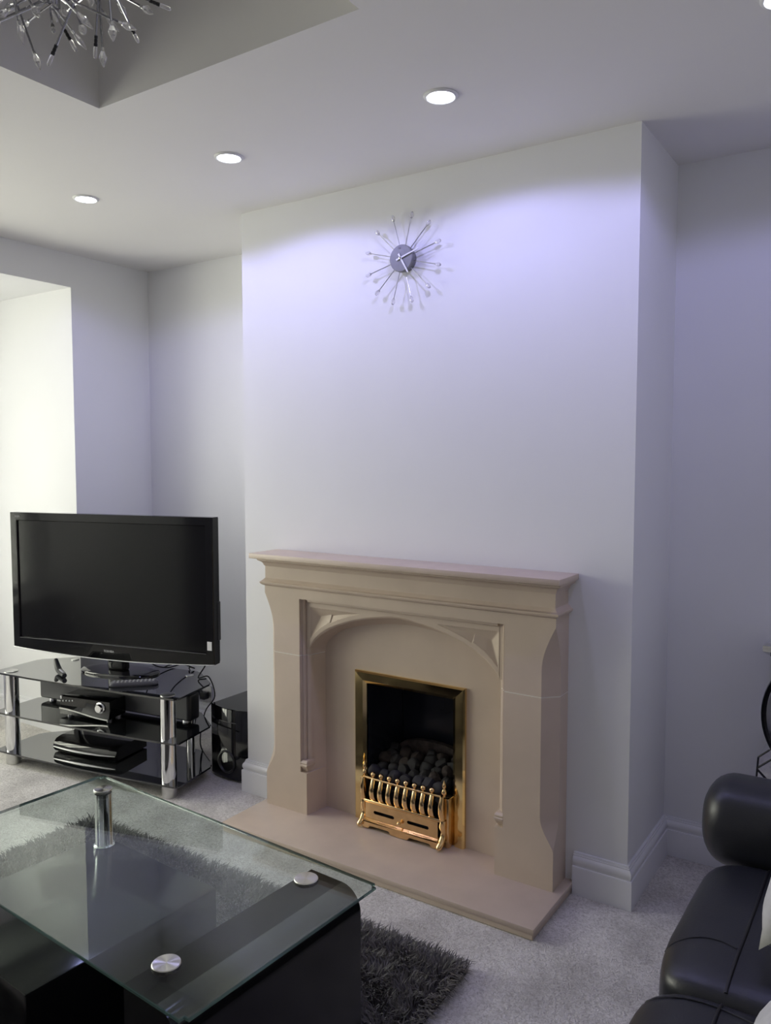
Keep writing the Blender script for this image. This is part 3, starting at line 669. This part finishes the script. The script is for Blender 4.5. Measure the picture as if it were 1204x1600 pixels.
# ------------------------------------------------------------------ subwoofer
sw = thing('subwoofer', 'glossy black subwoofer with curved front tucked beside the chimney breast', 'speaker', (-0.146, 0.045, 0.0))
hw = 0.117
m = MB(); n = 14
front = [(-hw + 2 * hw * k / n, -0.022 * math.sin(PI * k / n)) for k in range(n + 1)]
poly = front + [(hw, 0.33), (-hw, 0.33)]
m.rings([[(x, y, 0.012) for x, y in poly], [(x, y, 0.318) for x, y in poly], [(x * 0.985, 0.155 + (y - 0.155) * 0.985, 0.322) for x, y in poly]])
m.build('cabinet', 'black_gloss', sw, 35)
pm = MB(); pm.lathe([(0.052, 0), (0.050, 0.005), (0.044, 0.006), (0.040, -0.002), (0.036, -0.03), (0.001, -0.03)], 32, Matrix.Translation((-0.005, -0.0215, 0.085)) @ rot_y, cap=False)
pm.build('bass_port', 'black_plastic', sw, 40)
m = MB(); m.rings([[(x, y - 0.0015, 0.262), (x, y - 0.0015, 0.2645), (x, y + 0.003, 0.2645), (x, y + 0.003, 0.262)] for x, y in front[4:11]]); m.build('logo_strip', 'grey_plastic', sw)
for sx in (-1, 1):
    for vy in (0.03, 0.29): MB().lathe([(0.014, 0), (0.015, 0.006), (0.013, 0.013)], 14, Matrix.Translation((sx * 0.085, vy, 0))).build('foot', 'black_plastic', sw, 40)

# ------------------------------------------------------------------ shaggy rug
RX0, RX1, RY0, RY1 = -0.29, 1.345, -1.95, -0.560
rg = thing('shag_rug', 'dark charcoal shaggy rug under the glass coffee table', 'rug', ((RX0 + RX1) / 2, (RY0 + RY1) / 2, 0))
ox, oy = (RX0 + RX1) / 2, (RY0 + RY1) / 2
MB().rbox(RX0 - ox, RX1 - ox, RY0 - oy, RY1 - oy, 0.0, 0.012, 0.004, 1).build('backing', 'rug_base', rg)
NS = 90000
px = rng.uniform(RX0, RX1, NS) - ox; py = rng.uniform(RY0, RY1, NS) - oy
clump = np.sin(px * 23 + 2 * np.sin(py * 17)) + np.sin(py * 29 + 1.7 * np.sin(px * 19))
ang = 2.2 * clump + rng.normal(0, 0.8, NS) - 0.6
ln = rng.uniform(0.030, 0.054, NS); lean = rng.uniform(0.35, 1.15, NS)
for near, out in ((RX1 - ox - px, 0.0), (px - RX0 + ox, PI), (RY1 - oy - py, PI / 2), (py - RY0 + oy, -PI / 2)):   # pile splays over the edges
    k_ = near < 0.035; ang[k_] = out + rng.normal(0, 0.55, k_.sum()); lean[k_] = rng.uniform(0.8, 1.5, k_.sum())
w = rng.uniform(0.0010, 0.0022, NS)
dx, dy = np.cos(ang), np.sin(ang); sxv, syv = -dy * w, dx * w
h1 = 0.010 + ln * np.cos(lean * 0.5) * 0.5; l1 = ln * np.sin(lean * 0.5) * 0.5
h2 = h1 + ln * np.cos(lean * 1.4) * 0.5; l2 = l1 + ln * np.sin(np.minimum(lean * 1.4, 1.57)) * 0.5
h2 = np.maximum(h2, 0.012)
V = np.empty((NS, 5, 3))
V[:, 0] = np.stack([px - sxv, py - syv, np.full(NS, 0.008)], 1); V[:, 1] = np.stack([px + sxv, py + syv, np.full(NS, 0.008)], 1)
V[:, 2] = np.stack([px + dx * l1 + sxv, py + dy * l1 + syv, h1], 1); V[:, 3] = np.stack([px + dx * l1 - sxv, py + dy * l1 - syv, h1], 1)
V[:, 4] = np.stack([px + dx * l2, py + dy * l2, h2], 1)
me = bpy.data.meshes.new('yarn_pile'); me.vertices.add(NS * 5); me.vertices.foreach_set('co', V.ravel())
base = np.arange(NS)[:, None] * 5
loops = np.concatenate([base + np.array([0, 1, 2, 3]), base + np.array([3, 2, 4])], 1).ravel()
me.loops.add(NS * 7); me.loops.foreach_set('vertex_index', loops.astype(np.int32))
me.polygons.add(NS * 2); starts = (np.arange(NS)[:, None] * 7 + np.array([0, 4])).ravel()
me.polygons.foreach_set('loop_start', starts.astype(np.int32)); me.update(calc_edges=True); me.validate()
me.materials.append(MATS['rug_yarn']); yo = bpy.data.objects.new('yarn_pile', me); COL.objects.link(yo); yo.parent = rg; yo['kind'] = 'stuff'

# ------------------------------------------------------------------ coffee table
CR = math.atan2(-0.059, 1.077); CO = Vector((0.247, -0.907, 0.0))   # far left corner of the glass
ct = thing('coffee_table', 'clear glass coffee table on a black gloss stepped base with steel caps', 'coffee table', (CO.x, CO.y, 0.014), CR)
tz = -0.014; GZ = 0.430
def quad_glass():
    b = bmesh.new(); bmesh.ops.create_cube(b, size=1)
    for v in b.verts: v.co = Vector((0.539 + v.co.x * 1.079, -0.281 + v.co.y * 0.562, GZ - 0.004 + tz + v.co.z * 0.008))
    bmesh.ops.bevel(b, geom=[e for e in b.edges if abs(e.verts[0].co.z - e.verts[1].co.z) > 1e-4], offset=0.012, segments=4, affect='EDGES')
    bmesh.ops.bevel(b, geom=[e for e in b.edges if abs(e.verts[0].co.z - e.verts[1].co.z) < 1e-4], offset=0.0015, segments=1, affect='EDGES')
    b.normal_update(); me = bpy.data.meshes.new('glass_top'); 
    for f_ in b.faces: f_.material_index = 0 if abs(f_.normal.z) > 0.9 else 1
    b.to_mesh(me); b.free(); me.materials.append(MATS['clear_glass']); me.materials.append(MATS['glass_edge'])
    o = bpy.data.objects.new('glass_top', me); COL.objects.link(o); o.parent = ct
quad_glass()
# tall end panel with a rounded upper outer corner
rd = 0.055; xr = 1.048; xl = 0.897; zt = GZ - 0.008 + tz
poly = [(xl, 0.0), (xr, 0.0)] + [(xr - rd + rd * math.cos(a), zt - rd + rd * math.sin(a)) for a in np.linspace(0, PI / 2, 10)] + [(xl, zt)]
MB().prism(poly, 'y', -0.555, -0.030).build('end_panel', 'black_lacquer', ct, 40)
MB().rbox(0.045, 0.555, -0.565, -0.030, 0.0, 0.262 + tz, 0.004, 2).build('low_block', 'black_lacquer', ct, 40)
MB().rbox(0.555, 0.897, -0.540, -0.045, 0.0, 0.060, 0.003, 1).build('plinth', 'black_lacquer', ct, 40)
def cap_disc(x, y, rr):
    o = MB().lathe([(rr, 0.0), (rr, 0.0035), (rr * 0.95, 0.005), (0.0005, 0.005)], 40).build('cap_disc', 'turned_steel', ct, 40); o.location = (x, y, GZ + tz)
for x, y in ((0.930, -0.085), (0.925, -0.478)): cap_disc(x, y, 0.0285)
for x, y in ((0.105, -0.068), (0.105, -0.500)):
    MB().lathe([(0.031, 0.262 + tz), (0.031, 0.266 + tz), (0.026, 0.268 + tz), (0.0245, 0.270 + tz), (0.0245, GZ - 0.008 + tz)], 32, Matrix.Translation((x, y, 0))).build('steel_post', 'chrome', ct, 40)
    cap_disc(x, y, 0.0265)

# ------------------------------------------------------------------ sofa
from mathutils import noise as mnoise
def superbox(hx, hy, hz, k=6.0, n=10, bulge=0.0):
    b = bmesh.new(); bmesh.ops.create_cube(b, size=2); bmesh.ops.subdivide_edges(b, edges=list(b.edges), cuts=n, use_grid_fill=True)
    for v in b.verts:
        p_ = v.co; mx = max(abs(p_.x), abs(p_.y), abs(p_.z)); nk = (abs(p_.x) ** k + abs(p_.y) ** k + abs(p_.z) ** k) ** (1 / k)
        q_ = p_ * (mx / nk)
        zz = q_.z * hz + (bulge * (1 - q_.x ** 2) * (1 - q_.y ** 2) if q_.z > 0 else 0)
        v.co = Vector((q_.x * hx, q_.y * hy, zz)); v.co += v.co.normalized() * 0.005 * mnoise.noise(v.co * 9 + Vector((hx * 31, hy * 17, 0)))
    return b
sf = thing('leather_sofa', 'black leather sofa with rolled arm beside the right alcove', 'sofa', (2.40, -1.0, 0.0))
sl = lambda x, y: (x - 2.40, y + 1.0)
def sofa_part(name, x0, x1, y0, y1, z0, z1, k=6, n=10, bulge=0.0, m='leather', par=None):
    (a0, b0), (a1, b1) = sl(x0, y0), sl(x1, y1)
    o = MB().bm(superbox((a1 - a0) / 2, (b1 - b0) / 2, (z1 - z0) / 2, k, n, bulge), Matrix.Translation(((a0 + a1) / 2, (b0 + b1) / 2, (z0 + z1) / 2))).build(name, m, par or sf, 80)
    return o
sofa_part('base', 1.985, 2.80, -1.80, -0.22, 0.04, 0.32, 14, 6)
cush = []
cush.append(sofa_part('seat_cushion', 1.925, 2.50, -0.945, -0.385, 0.24, 0.440, 7, 16, 0.022))
cush.append(sofa_part('seat_cushion', 1.925, 2.50, -1.530, -0.940, 0.24, 0.440, 7, 16, 0.022))
for y0, y1 in ((-0.955, -0.36), (-1.53, -0.955)):
    o = sofa_part('back_cushion', 2.46, 2.74, y0, y1, 0.42, 0.86, 4, 12)
sofa_part('back_frame', 2.66, 2.84, -1.80, -0.22, 0.06, 0.82, 10, 6)
for yc, sgn in ((-0.300, 1), (-1.66, -1)):
    # arm: upright panel and rolled leather top with a gathered round end
    sofa_part('arm_panel', 1.975, 2.78, yc - 0.075, yc + 0.075, 0.05, 0.46, 8, 6)
    m = MB(); rings = []
    x0, x1 = 1.893, 2.78
    for x, k in [(x0 - 2.4 + 0.115 * (1 - math.cos(a)) * 0.62, max(0.02, math.sin(a) ** 0.7)) for a in np.linspace(0, PI / 2, 9)] + [(x0 - 2.4 + 0.2, 1.02), (x0 - 2.4 + 0.45, 1.0), (x1 - 2.4 - 0.03, 1.0), (x1 - 2.4, 0.9)]:
        ring = []
        for a in np.linspace(0, 2 * PI, 28, endpoint=False):
            ry = 0.112; rz_ = 0.108
            pz = math.sin(a); py_ = math.cos(a)
            e = 0.80
            ring.append((x, yc + 1.0 + sgn * 0.0 + ry * k * math.copysign(abs(py_) ** e, py_), 0.492 + rz_ * k * math.copysign(abs(pz) ** e, pz)))
        rings.append(ring)
    m.rings(rings); m.build('arm_roll', 'leather', sf, 80)
# stitched seams, laid on the cushion surface
from mathutils.bvhtree import BVHTree
def lay_seam(cu, pts, r=0.003):
    bv = BVHTree.FromPolygons([v.co for v in cu.data.vertices], [p_.vertices[:] for p_ in cu.data.polygons]); out = []
    for x, y in pts:
        a, b_ = sl(x, y); h = bv.ray_cast(Vector((a, b_, 1.0)), Vector((0, 0, -1)))
        if h[0] is not None and h[0].z > 0.36: out.append(h[0] + Vector((0, 0, 0.0002)))
    if len(out) > 2: m = MB(); m.tube(out, r, 6); m.build('seam', 'leather_seam', cu, 60)
for cu, y0, y1 in ((cush[0], -0.925, -0.41), (cush[1], -1.50, -0.965)):
    lay_seam(cu, [(2.062 + 0.006 * math.sin(3 * t_), y0 + (y1 - y0) * t_) for t_ in np.linspace(0, 1, 24)], 0.0035)
lay_seam(cush[0], [(1.93 + 0.13 * t_, -0.83 + 0.035 * math.sin(PI * t_ * 0.8)) for t_ in np.linspace(0, 1, 16)], 0.0018)
lay_seam(cush[1], [(1.93 + 0.22 * t_, -1.02 + 0.03 * math.sin(PI * t_)) for t_ in np.linspace(0, 1, 16)], 0.0025)
for sx, sy in ((2.02, -0.27), (2.02, -1.74), (2.76, -0.27), (2.76, -1.74)):
    a, b_ = sl(sx, sy); MB().lathe([(0.022, 0), (0.026, 0.05)], 16, Matrix.Translation((a, b_, 0))).build('foot', 'black_plastic', sf, 40)

def pillow(label, loc, rot, sx, sy):
    b = bmesh.new(); bmesh.ops.create_grid(b, x_segments=16, y_segments=16, size=1)
    m = MB(); top = [v.co.copy() for v in b.verts]; fs = [[v.index for v in f_.verts] for f_ in b.faces]; b.free()
    def P(p_, sg):
        u, v_ = p_.x, p_.y; pin = 1 - 0.06 * (1 - u * u) if abs(v_) > .99 else 1
        th = 0.075 * ((1 - u ** 4) * (1 - v_ ** 4)) ** 0.6
        return (sx * u * (1 - 0.07 * (1 - v_ ** 2) * abs(u) ** 3), sy * v_ * (1 - 0.07 * (1 - u ** 2) * abs(v_) ** 3), sg * th)
    m.add([P(p_, 1) for p_ in top], fs); m.add([P(p_, -1) for p_ in top], [f_[::-1] for f_ in fs])
    me = m.mesh('scatter_cushion', 'cushion_fabric'); 
    bb = bmesh.new(); bb.from_mesh(me); bmesh.ops.remove_doubles(bb, verts=bb.verts, dist=1e-4); bmesh.ops.recalc_face_normals(bb, faces=bb.faces); bb.to_mesh(me); bb.free()
    me.polygons.foreach_set('use_smooth', [True] * len(me.polygons))
    o = bpy.data.objects.new('scatter_cushion', me); COL.objects.link(o); o.location = loc; o.rotation_euler = rot
    return tag(o, label, 'cushion', 'scatter cushions on the sofa')
pillow('pale grey scatter cushion leaning against the rolled arm of black sofa', (2.256, -0.685, 0.635), (0, math.radians(-42), 0), 0.20, 0.19)
pillow('pale grey scatter cushion on the sofa seat away from the rolled arm', (2.30, -1.31, 0.650), (0, math.radians(-42), 0), 0.20, 0.19)

# ------------------------------------------------------------------ mirrored console in the right alcove
mc = thing('mirrored_console', 'mirrored console table with ring support and faceted foot in the alcove', 'console table', (2.165, 0.31, 0.0))
# top: slab with wide bevelled mirror edges
m = MB(); m.rings([[(sx * (0.222 + d), sy * (0.075 + d) , zz) for sx, sy in ((-1, -1), (1, -1), (1, 1), (-1, 1))] for zz, d in ((0.775, -0.045), (0.812, 0.0), (0.830, 0.0), (0.838, -0.010))])
m.build('table_top', 'mirror', mc)
def ring_part(r0, r1, y0, y1, zc, matn, name, n=64):
    m = MB(); rings = []
    for k in range(n + 1):
        a = 2 * PI * k / n; rings.append([(r * math.cos(a), y, zc + r * math.sin(a)) for r, y in ((r0, y0), ((r0 + r1) / 2, y0 - 0.010), (r1, y0), (r1, y1), (r0, y1))])
    m.rings(rings, cap=False); return m.build(name, matn, mc, 30)
ring_part(0.196, 0.224, -0.04, 0.05, 0.612, 'mirror', 'ring')
ring_part(0.222, 0.227, -0.043, 0.053, 0.612, 'mirror_dark', 'ring_edge')
# faceted foot: angled mirror facets with dark edges
F = [(-0.230, 0.405), (-0.226, 0.476), (-0.195, 0.505), (-0.12, 0.50), (0.12, 0.50), (0.195, 0.505), (0.226, 0.476), (0.230, 0.405), (0.20, 0.36), (0.20, 0.0), (-0.20, 0.0), (-0.20, 0.36)]
m = MB(); m.prism(F, 'y', -0.07, 0.07); m.build('foot_block', 'mirror', mc)
edges = []
for sg in (-1, 1):
    for a_, b_ in (((0.230, 0.405), (0.226, 0.476)), ((0.226, 0.476), (0.195, 0.505)), ((0.230, 0.405), (0.20, 0.36)), ((0.229, 0.440), (0.190, 0.475)), ((0.228, 0.436), (0.165, 0.375)), ((0.165, 0.375), (0.10, 0.44)), ((0.20, 0.36), (0.165, 0.375))):
        edges.append(((sg * a_[0], a_[1]), (sg * b_[0], b_[1])))
for (xa, za), (xb, zb) in edges:
    m = MB(); m.tube([(xa, -0.071, za), (xb, -0.071, zb)], 0.003, 6); m.build('edge_strip', 'mirror_dark', mc)
